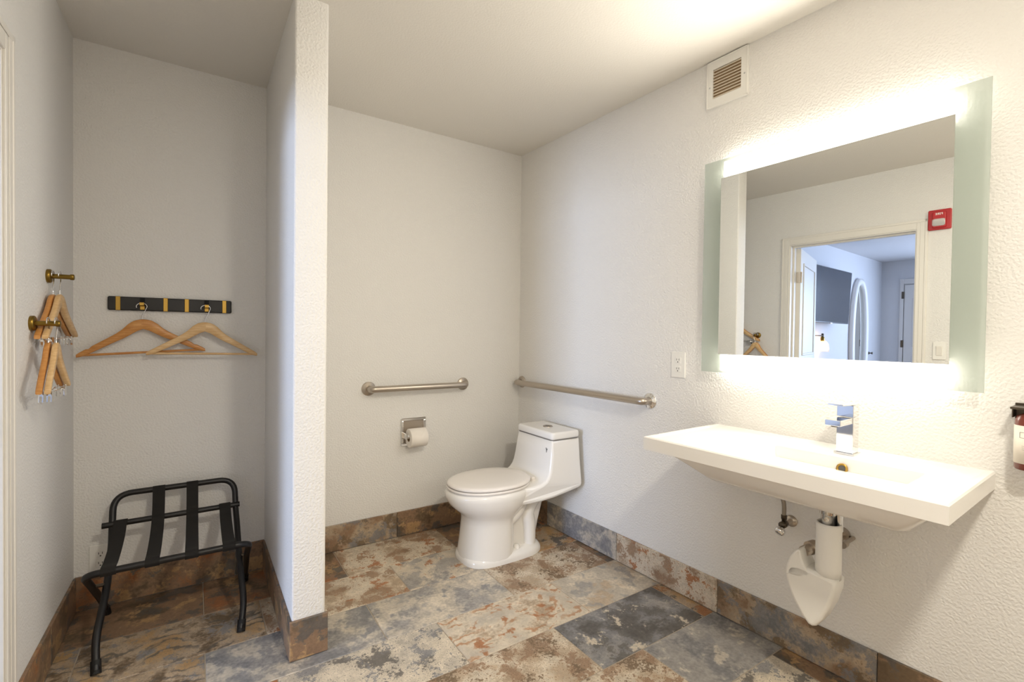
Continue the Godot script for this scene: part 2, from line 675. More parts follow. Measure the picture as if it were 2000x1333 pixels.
func floor_tiles() -> void:
	var f := setting("floor", "slate-look ceramic tile floor in grey, cream and rust")
	box(Vector3(-2.40, -0.1, -0.05), Vector3(0.2, -0.0022, ZF + 0.05))
	part("grout", "grout", f)
	var named := {
		"0:-3": "umber", "0:-2": "rust", "0:-1": "cream_rust", "0:0": "umber",
		"1:-3": "char_streak", "1:-2": "cream_rust", "1:-1": "cream_grey", "1:0": "gold",
		"2:-4": "char_streak", "2:-3": "char_streak", "2:-2": "grey", "2:-1": "pale", "2:0": "brown_speck", "2:1": "rust",
		"3:-3": "gold", "3:-2": "white_char", "3:-1": "swirl", "3:0": "pale_gold",
		"4:-3": "rust", "4:-2": "cream_rust", "4:-1": "brown_speck", "4:0": "dark", "4:1": "gold",
		"5:-2": "grey", "5:-1": "brown_speck", "5:0": "lilac_grey",
		"6:-1": "cream_rust", "6:0": "white_char", "6:1": "umber",
	}
	var all := ["cream_rust", "cream_grey", "grey", "pale", "swirl", "brown_speck", "gold", "rust", "dark", "white_char", "char_streak"]
	var gap := 0.0016
	for r in 13:
		var z0 := 0.022 + r * TZ + gap
		var z1 := 0.022 + (r + 1) * TZ - gap
		if r == 0:
			z0 = 0.002
		z1 = minf(z1, ZF - 0.002)
		var first := -0.022 if r % 2 == 0 else -0.416 + TP
		for k in range(-5, 2):
			var x1 := first + k * TP - gap
			var x0 := x1 - TP + 2 * gap
			var right := (z0 + z1) * 0.5 * AL - 0.002
			var left := XL + (z0 + z1) * 0.5 * BE + 0.004
			if x0 > right - 0.01 or x1 < left + 0.01:
				continue
			var cx0 := maxf(x0, left)
			var cx1 := minf(x1, right)
			var key := "%d:%d" % [r, k]
			var kind: String = named.get(key, all[(r * 7 + (k + 9) * 5) % all.size()])
			var o := MeshInstance3D.new()
			o.name = "tile"
			var fl := (r * 3 + k + 20) % 4
			o.mesh = tile_mesh(cx0, cx1, z0, z1, (cx0 - x0) / TP, (cx1 - x0) / TP, 0.0, 1.0, 0.009, fl)
			o.material_override = M["tile_" + kind]
			o.position.y = rng.randf_range(-0.0003, 0.0003)
			f.add_child(o, true)


# a run of baseboard tiles: along local x from a to b, standing on the floor, face towards +z
func skirting(parent: Node3D, cuts: Array, kinds: Array, base: Transform3D) -> void:
	for i in cuts.size() - 1:
		var a: float = cuts[i] + 0.0012
		var b: float = cuts[i + 1] - 0.0012
		var o := MeshInstance3D.new()
		o.name = "tile"
		var len_ := b - a
		var v := 0.5 * ((i * 37) % 2)
		o.mesh = tile_mesh(a, b, -HB, -0.003, 0.0, clampf(len_ / 0.6, 0.1, 1.0), v, v + 0.5, 0.0092, i % 2)
		o.material_override = M["tile_" + kinds[i]]
		# tile lies with its top up: stand it up so that the top faces +z
		o.transform = base * Transform3D(Basis(Vector3.RIGHT, PI / 2), Vector3(0, 0, 0.0098))
		parent.add_child(o, true)


func baseboards() -> void:
	var right := setting("baseboard_right", "slate-look tile baseboard under the sink")
	# local x runs along the wall away from the camera, +z into the room
	var br := Basis(Vector3.UP, AL) * Basis(Vector3.UP, -PI / 2)
	skirting(right, [0.004, 0.331, 0.913, 1.495, 2.076, 2.658, 3.24, ZF], ["umber", "grey", "cream_rust", "grey_brown", "dark_brown", "cream_rust", "brown_speck"], Transform3D(br, Vector3.ZERO))
	var back := setting("baseboard_back", "slate-look tile baseboard behind the toilet")
	skirting(back, [PX2 + 0.002, -0.869, -0.27, -0.002], ["grey_brown", "umber", "umber"], Transform3D())
	var ab := setting("baseboard_alcove", "slate-look tile baseboard at the back of the closet alcove")
	skirting(ab, [XL + 0.002, -1.70, PX1 - 0.002], ["rust", "umber"], Transform3D())
	var left := setting("baseboard_left", "slate-look tile baseboard below the brass peg hooks")
	var bl := Basis(Vector3.UP, BE) * Basis(Vector3.UP, PI / 2)
	skirting(left, [-0.770, -0.40, -0.012], ["rust", "umber"], Transform3D(bl, Vector3(XL, 0, 0)))
	var bl2 := setting("baseboard_entry", "slate-look tile baseboard past the doorway")
	skirting(bl2, [-ZF + 0.01, -3.1, -2.5, -1.9, -1.72], ["grey", "rust", "cream_rust", "pale"], Transform3D(bl, Vector3(XL, 0, 0)))
	var p := setting("baseboard_partition", "slate-look tile baseboard wrapped round the stub wall")
	# alcove side faces -x
	skirting(p, [0.012, 0.42, PZ + 0.0], ["umber", "umber"], Transform3D(Basis(Vector3.UP, -PI / 2), Vector3(PX1, 0, 0)))
	skirting(p, [PX1 - 0.0098, PX2 + 0.0098], ["umber"], Transform3D(Basis(), Vector3(0, 0, PZ)))
	skirting(p, [-PZ, -0.30, -0.012], ["brown_speck", "umber"], Transform3D(Basis(Vector3.UP, PI / 2), Vector3(PX2, 0, 0)))


func doorway() -> void:
	var t := setting("trim_1", "white moulded casing round the bedroom doorway", Vector3(XL, 0, 0), BE)
	for s in [[0.770, 0.830, 0], [1.653, 1.715, 0]]:
		box(Vector3(0, 0, s[0]), Vector3(0.008, 2.047, s[1]), 0.002)
		var inner: float = s[1] if s[0] < 1.0 else s[0]
		var d := -1.0 if s[0] < 1.0 else 1.0
		box(Vector3(0.0078, 0, minf(inner + d * 0.045, inner + d * 0.060)), Vector3(0.012, 2.047, maxf(inner + d * 0.045, inner + d * 0.060)), 0.003)
		box(Vector3(0.0078, 0, minf(inner + d * 0.02, inner + d * 0.045)), Vector3(0.010, 2.035, maxf(inner + d * 0.02, inner + d * 0.045)), 0.002)
	part("side_casing", "trim", t)
	box(Vector3(0, 1.985, 0.830), Vector3(0.008, 2.047, 1.653), 0.002)
	box(Vector3(0.0078, 2.03, 0.770), Vector3(0.012, 2.047, 1.715), 0.003)
	part("head_casing", "trim", t)
	box(Vector3(-0.13, 0, 0.821), Vector3(0.001, 1.995, 0.838), 0.001)
	box(Vector3(-0.13, 0, 1.646), Vector3(0.001, 1.995, 1.661), 0.001)
	box(Vector3(-0.13, 1.978, 0.838), Vector3(0.001, 1.994, 1.646), 0.001)
	box(Vector3(-0.085, 0, 0.838), Vector3(-0.05, 1.978, 0.848), 0.001)
	box(Vector3(-0.085, 0, 1.636), Vector3(-0.05, 1.978, 1.646), 0.001)
	box(Vector3(-0.085, 1.968, 0.848), Vector3(-0.05, 1.978, 1.636), 0.001)
	part("jamb", "trim", t)
	# the open door: swung into the bedroom a little past square
	var ang := atan2(0.18, 0.83)
	var d := setting("door_1", "white panelled bathroom door swung open into the bedroom", Vector3(-2.435, 0, 0.868), -ang)
	# local -x runs away from the hinge, +z faces the opening
	box(Vector3(-0.84, 0.012, -0.036), Vector3(0, 1.972, 0), 0.002)
	var slab := part("slab", "trim", d)
	for y in [[0.2, 0.92], [1.06, 1.86]]:
		for e in [[-0.72, -0.70], [-0.14, -0.12]]:
			box(Vector3(e[0], y[0], 0.0), Vector3(e[1], y[1], 0.008), 0.003)
		for e in [[y[0], y[0] + 0.02], [y[1] - 0.02, y[1]]]:
			box(Vector3(-0.70, e[0], 0.0), Vector3(-0.14, e[1], 0.008), 0.003)
		part("panel_moulding", "trim", slab)
	for y in [1.726, 0.95, 0.22]:
		box(Vector3(-0.003, y - 0.045, -0.03), Vector3(0.004, y + 0.045, 0.004), 0.0008)
		T = Transform3D(Basis(), Vector3(0.006, y - 0.046, 0.008))
		lathe([[0.006, 0.0], [0.006, 0.092]], 12)
		part("hinge", "brushed_steel", d)
	for s in [-1.0, 1.0]:
		turned(Basis(Vector3.RIGHT, PI / 2 * s), Vector3(-0.78, 0.95, -0.036 if s < 0 else 0.0))
		lathe([[0.03, 0.0], [0.03, 0.006], [0.01, 0.01], [0.01, 0.035], [0.026, 0.045], [0.026, 0.062], [0.0, 0.068]], 20)
		part("knob", "brushed_steel", d)


# ------------------------------------------------------------------ bedroom, seen in the mirror
func bedroom() -> void:
	var w := setting("wall_television", "white bedroom wall behind the television")
	box(Vector3(XB - 0.1, -0.1, ZT - 0.12), Vector3(-2.42, H + 0.1, ZT))
	part("plaster", "bedroom_paint", w)
	w = setting("wall_far", "white bedroom wall with the entrance door and window")
	box(Vector3(XB - 0.12, -0.1, ZT - 0.12), Vector3(XB, H + 0.1, 1.75))
	box(Vector3(XB - 0.12, -0.1, 3.75), Vector3(XB, H + 0.1, 4.6))
	box(Vector3(XB - 0.12, -0.1, 1.75), Vector3(XB, 0.74, 3.75))
	box(Vector3(XB - 0.12, 2.1, 1.75), Vector3(XB, H + 0.1, 3.75))
	part("plaster", "bedroom_paint", w)
	w = setting("wall_bedside", "white bedroom wall opposite the television")
	box(Vector3(XB - 0.12, -0.1, 4.5), Vector3(-2.3, H + 0.1, 4.62))
	part("plaster", "bedroom_paint", w)
	w = setting("wall_bedroom_end", "white bedroom wall past the doorway")
	box(Vector3(-2.46, -0.1, ZF + 0.1), Vector3(-2.34, H + 0.1, 4.6))
	part("plaster", "bedroom_paint", w)
	w = setting("ceiling_bedroom", "white bedroom ceiling beyond the doorway")
	box(Vector3(XB - 0.12, H, ZT - 0.12), Vector3(-2.36, H + 0.12, 4.62))
	part("plaster", "bedroom_paint", w)
	w = setting("floor_bedroom", "brown carpet of the bedroom")
	box(Vector3(XB - 0.12, -0.1, ZT - 0.12), Vector3(-2.40, 0.0, 4.62))
	part("carpet", "carpet", w)
	w = setting("window_1", "white framed bedroom window beside the entrance door")
	for b in [[0.74, 0.79, 1.75, 3.75], [2.05, 2.1, 1.75, 3.75], [0.79, 2.05, 1.75, 1.80], [0.79, 2.05, 3.70, 3.75], [0.79, 2.05, 2.73, 2.77]]:
		box(Vector3(XB - 0.1, b[0], b[2]), Vector3(XB - 0.04, b[1], b[3]), 0.004)
	part("window_frame", "frame_white", w)
	for z in [[1.80, 2.73], [2.77, 3.70]]:
		box(Vector3(XB - 0.075, 0.79, z[0]), Vector3(XB - 0.07, 2.05, z[1]))
		part("pane", "pane", w)
	# entrance door
	var d := setting("door_2", "pale grey bedroom entrance door with dark hinges")
	box(Vector3(XB, 0.0, 0.418), Vector3(XB + 0.02, 2.055, 1.30), 0.002)
	var slab := part("slab", "door_paint", d)
	for y in [[0.25, 0.95], [1.1, 1.85]]:
		for z in [[0.52, 0.82], [0.92, 1.22]]:
			box(Vector3(XB + 0.0195, y[0], z[0]), Vector3(XB + 0.026, y[1], z[1]), 0.006)
			part("panel", "door_paint", slab)
	for z in [[0.362, 0.408], [1.31, 1.36]]:
		box(Vector3(XB, 0.0, z[0]), Vector3(XB + 0.03, 2.15, z[1]), 0.003)
	box(Vector3(XB, 2.07, 0.408), Vector3(XB + 0.03, 2.15, 1.31), 0.003)
	part("door_casing", "door_paint", d)
	for y in [1.897, 1.138, 0.3]:
		box(Vector3(XB + 0.018, y - 0.055, 0.385), Vector3(XB + 0.036, y + 0.055, 0.418), 0.002)
		part("hinge", "dark_metal", d)
	turned(Basis(Vector3.FORWARD, -PI / 2), Vector3(XB + 0.02, 0.95, 1.24))
	lathe([[0.03, 0.0], [0.03, 0.006], [0.01, 0.01], [0.01, 0.035], [0.026, 0.045], [0.026, 0.062], [0.0, 0.068]], 20)
	part("knob", "dark_metal", d)
	# television on a swing arm
	var tv := thing("television", "flat black television tilted forward on a swing arm in bedroom", "television", Vector3(-4.84, 1.74, 0.30))
	var tilt := Basis(Vector3.RIGHT, 0.045)
	turned(tilt)
	box(Vector3(-0.585, -0.338, -0.025), Vector3(0.585, 0.338, 0.01), 0.004)
	part("casing", "tv_black", tv)
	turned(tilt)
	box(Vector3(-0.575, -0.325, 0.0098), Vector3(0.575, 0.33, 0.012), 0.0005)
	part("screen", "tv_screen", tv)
	turned(tilt)
	box(Vector3(-0.03, -0.345, 0.0), Vector3(0.03, -0.332, 0.012), 0.002)
	part("sensor_bar", "brushed_steel", tv)
	box(Vector3(-0.2, -0.15, -0.055), Vector3(0.2, 0.15, -0.03), 0.003)
	box(Vector3(-0.05, -0.05, -0.178), Vector3(0.05, 0.05, -0.05), 0.003)
	part("wall_arm", "dark_metal", tv)
	# tall surfboard mirror
	var wm := thing("wall_mirror", "tall white framed mirror with pointed arched ends beside the television", "mirror", Vector3(-6.35, 0.0, ZT))
	var outer := PackedVector2Array()
	var inner := PackedVector2Array()
	for k in 48:
		var a := TAU * k / 48
		var sx := signf(cos(a)) * pow(absf(cos(a)), 0.8)
		var sy := signf(sin(a)) * pow(absf(sin(a)), 0.95)
		outer.append(Vector2(sx * 0.345, 1.20 + sy * 0.89))
		inner.append(Vector2(sx * 0.235, 1.20 + sy * 0.80))
	var rings := []
	for k in 48:
		var o2 := outer[k]
		var i2 := inner[k]
		var md := (o2 + i2) * 0.5
		rings.append([Vector3(o2.x, o2.y, 0.001), Vector3(o2.x, o2.y, 0.045), Vector3(md.x, md.y, 0.065), Vector3(i2.x, i2.y, 0.045), Vector3(i2.x, i2.y, 0.001)])
	rings.append(rings[0])
	skin(rings, 0, false)
	part("frame", "frame_white", wm)
	push(inner, 0.004, 0.012)
	part("glass", "mirror", wm)
	# plug-in sconce
	var s := thing("wall_sconce", "bronze arm wall lamp with glowing bulb in a clear glass shade", "lamp", Vector3(-4.55, 1.242, ZT))
	turned(Basis(Vector3.RIGHT, PI / 2))
	lathe([[0.055, 0.0], [0.055, 0.012], [0.045, 0.018], [0.0, 0.02]], 24)
	part("backplate", "dark_metal", s)
	tube(fillet([Vector3(0, 0, 0.015), Vector3(0, 0, 0.09), Vector3(-0.27, 0, 0.09)], 0.03), 0.008, 10)
	T = Transform3D(Basis(), Vector3(-0.262, -0.005, 0.09))
	lathe([[0.012, -0.02], [0.014, -0.01], [0.014, 0.03], [0.006, 0.035]], 16)
	part("arm", "dark_metal", s)
	T = Transform3D(Basis(), Vector3(-0.262, -0.07, 0.09))
	lathe([[0.02, 0.0], [0.022, 0.005], [0.022, 0.05], [0.014, 0.058]], 20)
	part("socket", "antique_brass", s)
	T = Transform3D(Basis(), Vector3(-0.262, -0.16, 0.09))
	lathe([[0.0, 0.0], [0.02, 0.008], [0.03, 0.03], [0.026, 0.055], [0.014, 0.078], [0.012, 0.095]], 20)
	part("bulb", "bulb_glow", s)
	T = Transform3D(Basis(), Vector3(-0.262, -0.20, 0.09))
	var gl := []
	for p in [[0.07, 0.0], [0.074, 0.05], [0.066, 0.1], [0.04, 0.135], [0.024, 0.14], [0.023, 0.138], [0.038, 0.132], [0.064, 0.098], [0.072, 0.05], [0.068, 0.0], [0.07, 0.0]]:
		var ring := []
		for i in 24:
			ring.append(Vector3(cos(TAU * i / 24) * p[0], p[1], sin(TAU * i / 24) * p[0]))
		gl.append(ring)
	skin(gl, 0, false)
	part("glass_shade", "clear_glass", s)
	var ol := OmniLight3D.new()
	ol.name = "bulb_light"
	ol.position = Vector3(-0.262, -0.125, 0.09)
	ol.light_color = Color(1.0, 0.8, 0.55)
	ol.light_energy = 0.1
	ol.omni_range = 10.0
	ol.omni_attenuation = 2.0
	ol.light_size = 0.025
	ol.shadow_enabled = true
	s.add_child(ol)
	# small dark coat hook on the same wall
	var h := thing("coat_hook", "small dark metal hook on bedroom wall right beyond the arched mirror", "hook", Vector3(-6.89, 0.99, ZT))
	turned(Basis(Vector3.RIGHT, PI / 2))
	lathe([[0.022, 0.0], [0.022, 0.005], [0.008, 0.01], [0.008, 0.03], [0.018, 0.04], [0.018, 0.048], [0.0, 0.052]], 16)
	part("knob", "dark_metal", h)


# ------------------------------------------------------------------ toilet
func toilet() -> void:
	var t := thing("toilet", "white one-piece toilet with its lid closed in the corner", "toilet", Vector3(-0.45, 0, 0.475))
	var at := Transform3D(Basis(), Vector3(0.45, 0, 0))
	T = at
	var rings := []
	for s in [[0.0, -0.690, -0.40, 0.150, 2.5], [0.05, -0.684, -0.40, 0.146, 2.5], [0.12, -0.674, -0.40, 0.142, 2.5], [0.20, -0.665, -0.40, 0.141, 2.5], [0.228, -0.665, -0.39, 0.145, 2.4],
			[0.25, -0.678, -0.36, 0.156, 2.3], [0.275, -0.708, -0.33, 0.171, 2.2], [0.30, -0.736, -0.31, 0.184, 2.2], [0.325, -0.754, -0.30, 0.192, 2.15], [0.35, -0.764, -0.29, 0.197, 2.15], [0.368, -0.765, -0.29, 0.197, 2.15], [0.380, -0.760, -0.29, 0.192, 2.15], [0.387, -0.748, -0.29, 0.182, 2.15]]:
		rings.append(egg(s[0], s[1], s[2], s[3], s[4], -0.50))
	skin(rings)
	# rear web with the trapway
	rings = []
	for s in [[0.0, -0.245, 0.085], [0.06, -0.242, 0.085], [0.15, -0.222, 0.085], [0.25, -0.194, 0.088], [0.33, -0.170, 0.09]]:
		rings.append(egg(s[0], -0.52, s[1], s[2], 5.0))
	skin(rings)
	for sd in [-1.0, 1.0]:
		tube(curve([Vector3(-0.235, 0.30, 0.055 * sd), Vector3(-0.285, 0.265, 0.068 * sd), Vector3(-0.315, 0.215, 0.075 * sd), Vector3(-0.305, 0.16, 0.075 * sd), Vector3(-0.30, 0.09, 0.072 * sd), Vector3(-0.30, 0.02, 0.07 * sd)]), 0.042, 16)
		tube(curve([Vector3(-0.52, 0.17, 0.075 * sd), Vector3(-0.46, 0.205, 0.085 * sd), Vector3(-0.40, 0.245, 0.09 * sd), Vector3(-0.36, 0.30, 0.085 * sd)]), 0.042, 16)
	# foot
	rings = []
	for s in [[0.0, -0.690, -0.212, 0.152], [0.018, -0.690, -0.212, 0.152], [0.034, -0.684, -0.222, 0.145], [0.046, -0.67, -0.238, 0.128], [0.052, -0.65, -0.26, 0.10]]:
		rings.append(egg(s[0], s[1], s[2], s[3], 3.2))
	skin(rings)
	# tank and deck
	var prof := PackedVector2Array()
	var pts := [[-0.016, 0.622], [-0.010, 0.50], [-0.004, 0.385], [-0.004, 0.358], [-0.012, 0.343], [-0.03, 0.336], [-0.12, 0.322], [-0.21, 0.309], [-0.29, 0.301], [-0.36, 0.297], [-0.43, 0.296], [-0.48, 0.300], [-0.495, 0.33],
			[-0.485, 0.375], [-0.42, 0.387], [-0.345, 0.388], [-0.315, 0.391], [-0.287, 0.398], [-0.264, 0.411], [-0.247, 0.430], [-0.237, 0.455], [-0.230, 0.49], [-0.221, 0.55], [-0.211, 0.622]]
	for p in pts:
		prof.append(Vector2(p[0], p[1]))
	var keep := B.size()
	push(prof, -0.192, 0.192, 0.016, 5, [0.37, 0.62, 0.895])
	for k in range(keep, B.size()):      # the deck narrows into the bowl
		for i in [1, 2, 3]:
			B[k][i].z *= lerpf(1.0, 0.86, smoothstep(0.22, 0.46, 0.45 - B[k][i].x))
	part("bowl_and_tank", "porcelain", t)
	T = at
	skin([egg(0.3865, -0.746, -0.30, 0.182, 2.15, -0.5), egg(0.391, -0.746, -0.30, 0.182, 2.15, -0.5)])
	skin([egg(0.401, -0.743, -0.30, 0.180, 2.15, -0.5), egg(0.4065, -0.743, -0.30, 0.180, 2.15, -0.5)])
	part("bumpers", "seam", t)
	T = at
	skin([egg(0.389, -0.754, -0.292, 0.188, 2.15, -0.5), egg(0.392, -0.758, -0.29, 0.191, 2.15, -0.5), egg(0.399, -0.758, -0.29, 0.191, 2.15, -0.5), egg(0.4025, -0.753, -0.292, 0.187, 2.15, -0.5)])
	part("seat", "lid_plastic", t)
	T = at
	skin([egg(0.405, -0.750, -0.285, 0.185, 2.15, -0.5), egg(0.4085, -0.756, -0.282, 0.190, 2.15, -0.5), egg(0.416, -0.755, -0.282, 0.189, 2.15, -0.5), egg(0.422, -0.747, -0.285, 0.183, 2.15, -0.5), egg(0.425, -0.73, -0.295, 0.170, 2.15, -0.5), egg(0.427, -0.66, -0.34, 0.12, 2.1, -0.5), egg(0.4275, -0.52, -0.48, 0.02, 2.0, -0.5)])
	part("lid", "lid_plastic", t)
	for z in [-0.075, 0.075]:
		T = at
		box(Vector3(-0.302, 0.388, z - 0.03), Vector3(-0.276, 0.416, z + 0.03), 0.006)
		part("hinge", "lid_plastic", t)
	T = at * Transform3D(Basis(Vector3.RIGHT, -PI / 2), Vector3.ZERO)
	push(round_rect(-0.212, -0.169, -0.015, 0.169, 0.02), 0.6215, 0.6255)
	part("lid_gap", "seam", t)
	T = at * Transform3D(Basis(Vector3.RIGHT, -PI / 2), Vector3.ZERO)
	push(round_rect(-0.217, -0.175, -0.012, 0.175, 0.022), 0.625, 0.667, 0.012, 4)
	part("tank_lid", "porcelain", t)
	T = at * Transform3D(Basis(), Vector3(-0.113, 0.6665, 0))
	lathe([[0.029, 0.0], [0.029, 0.003], [0.026, 0.005], [0.025, 0.0035], [0.0, 0.004]], 28)
	var bt := part("flush_button", "brushed_steel", t)
	T = at * Transform3D(Basis(), Vector3(-0.113, 0.6665, 0))
	box(Vector3(-0.0012, 0.003, -0.024), Vector3(0.0012, 0.0046, 0.024))
	part("button_split", "dark_metal", bt)
	for sd in [-1.0, 1.0]:
		T = at * Transform3D(Basis(), Vector3(-0.40, 0.045, 0.105 * sd))
		lathe([[0.019, 0.0], [0.018, 0.012], [0.012, 0.02], [0.0, 0.023]], 18)
		part("bolt_cap", "porcelain", t)
	# small grey emblem on the front of the tank
	T = at * Transform3D(Basis(Vector3.UP, -PI / 2) * Basis(Vector3.RIGHT, -0.06), Vector3(-0.2205, 0.565, 0.128))
	push(PackedVector2Array([Vector2(-0.007, 0.013), Vector2(-0.004, 0.013), Vector2(0.001, 0.003), Vector2(0.005, 0.009), Vector2(0.007, 0.008), Vector2(0.002, -0.003), Vector2(0.001, -0.013), Vector2(-0.001, -0.013), Vector2(-0.001, 0.0)]), -0.0012, 0.0012)
	part("emblem", "slot_grey", t)


# ------------------------------------------------------------------ sink
const SZ0 := 1.470
const SZ1 := 2.342
const SX := 0.483
const SY := 0.832


func basin_height(x: float, z: float) -> float:
	# x: distance from the wall, z along it
	var e := minf(minf(SX - x, z - SZ0), SZ1 - z)
	var y := SY - 0.005 * smoothstep(0.014, 0.022, minf(e, x + 0.004))
	if x > 0.165 and x < 0.448 and z > 1.80 and z < 2.232:
		var d := 0.0
		var wl := clampf((z - 1.80) / 0.10, 0, 1)
		var left := sqrt(1.0 - (1.0 - wl) * (1.0 - wl))
		var right := smoothstep(0.0, 0.018, 2.232 - z)
		var back := smoothstep(0.0, 0.022, x - 0.165)
		var front := smoothstep(0.0, 0.05, 0.448 - x)
		d = minf(minf(left, right), minf(back, front))
		y -= d * (0.086 + 0.012 * (x - 0.165) / 0.28)
	return y


func sink() -> void:
	var s := thing("sink", "white wall-hung rectangular sink with wide decks under the lit mirror", "sink", on_right(0, 0, 1.906), AL)
	var zs := []
	for a in [[SZ0, 4, SZ0 + 0.028], [SZ0 + 0.03, 8, 1.797], [1.80, 22, 1.905], [1.91, 10, 2.205], [2.21, 8, 2.234], [2.24, 4, SZ1 - 0.03], [SZ1 - 0.028, 4, SZ1]]:
		for k in a[1] + 1:
			zs.append(lerpf(a[0], a[2], float(k) / a[1]))
	var xs := []
	for a in [[0.0, 3, 0.16], [0.165, 10, 0.19], [0.195, 8, 0.39], [0.395, 10, 0.45], [0.455, 5, SX]]:
		for k in a[1] + 1:
			xs.append(lerpf(a[0], a[2], float(k) / a[1]))
	var o := Vector3(0, 0, -1.906)
	var tris := []
	var nz := zs.size()
	var nx := xs.size()
	for i in nz - 1:
		for j in nx - 1:
			quad(tris, 0, Vector3(-xs[j], basin_height(xs[j], zs[i]), zs[i]) + o, Vector3(-xs[j + 1], basin_height(xs[j + 1], zs[i]), zs[i]) + o, Vector3(-xs[j + 1], basin_height(xs[j + 1], zs[i + 1]), zs[i + 1]) + o, Vector3(-xs[j], basin_height(xs[j], zs[i + 1]), zs[i + 1]) + o)
	for t in tris:   # an open sheet: face it up
		if (t[3] - t[1]).cross(t[2] - t[1]).y < 0.0:
			var k = t[2]
			t[2] = t[3]
			t[3] = k
		B.append(t)
	# slab sides and underside
	var yb := 0.783
	T = Transform3D(Basis(), o)
	var ed := []
	var lo := 0.004
	var e0 := [Vector3(0, SY, SZ0), Vector3(-SX, SY, SZ0), Vector3(-SX, SY, SZ1), Vector3(0, SY, SZ1)]
	var e1 := []
	var e2 := []
	for v in e0:
		e1.append(v - Vector3(0, lo, 0) + Vector3(-lo if v.x < -0.1 else 0.0, 0, -lo if v.z < 1.9 else lo))
		e2.append(Vector3(v.x - (lo if v.x < -0.1 else 0.0), yb, v.z + (-lo if v.z < 1.9 else lo)))
	for k in 4:
		var j := (k + 1) % 4
		quad(ed, FLAT, e0[k], e0[j], e1[j], e1[k])
		quad(ed, FLAT, e1[k], e1[j], e2[j], e2[k])
	quad(ed, FLAT, e2[0], e2[1], e2[2], e2[3])
	quad(ed, FLAT, e0[3], e0[2], e0[1], e0[0])   # closes the volume only while it is measured
	var cut := ed.size() - 2
	var keep := B.size()
	emit(ed)
	B.resize(keep + cut)
	# belly of the basin
	T = Transform3D(Basis(), o)
	var belly := []
	for l in [[0.786, 0.452, 1.525, 2.312], [0.772, 0.448, 1.553, 2.300], [0.752, 0.437, 1.600, 2.282], [0.730, 0.418, 1.637, 2.262], [0.712, 0.398, 1.660, 2.248], [0.703, 0.385, 1.672, 2.238], [0.699, 0.372, 1.69, 2.226]]:
		var ring := []
		for p in round_rect(-l[1], l[2], -0.002, l[3], 0.03, 4):
			ring.append(Vector3(p.x, l[0], p.y))
		belly.append(ring)
	skin(belly)
	part("basin", "porcelain", s)
	turned(Basis(Vector3.FORWARD, -PI / 2) * Basis(), o + Vector3(-0.181, 0.792, 2.02))
	T.basis = Basis(Vector3.BACK, PI / 2 - 0.25)
	lathe([[0.010, 0.0], [0.0105, 0.004], [0.014, 0.0055], [0.0165, 0.003], [0.017, 0.0]], 24)
	var ring := part("overflow_ring", "brass", s)
	turned(Basis(Vector3.BACK, PI / 2 - 0.25), o + Vector3(-0.181, 0.792, 2.02))
	lathe([[0.0105, 0.0], [0.0105, 0.0015]], 20)
	part("overflow_hole", "slot_grey", ring)
	T = Transform3D(Basis(), o + Vector3(-0.29, 0.7375, 2.02))
	lathe([[0.03, 0.0], [0.03, 0.003], [0.024, 0.006], [0.0, 0.007]], 24)
	part("drain_plug", "chrome", s)


func faucet() -> void:
	var f := thing("faucet", "square chrome single-lever faucet standing on the sink", "faucet", on_right(-0.098, SY - 0.005, 2.004), AL)
	box(Vector3(-0.030, 0, -0.030), Vector3(0.030, 0.006, 0.030), 0.0012)
	part("base_plate", "chrome", f)
	box(Vector3(-0.024, 0.006, -0.0245), Vector3(0.024, 0.125, 0.0245), 0.0012)
	part("body", "chrome", f)
	box(Vector3(-0.122, 0.106, -0.0225), Vector3(-0.023, 0.125, 0.0225), 0.0012)
	var sp := part("spout", "chrome", f)
	T = Transform3D(Basis(), Vector3(-0.108, 0.102, 0))
	lathe([[0.0095, 0.0], [0.0095, 0.005]], 16)
	part("aerator", "dark_metal", sp)
	box(Vector3(-0.024, 0.127, -0.0245), Vector3(0.024, 0.166, 0.0245), 0.0012)
	part("lever_block", "chrome", f)
	turned(Basis(Vector3.BACK, -0.04), Vector3(0, 0.166, 0))
	box(Vector3(-0.105, 0.0, -0.0225), Vector3(0.024, 0.006, 0.0225), 0.001)
	part("lever", "chrome", f)


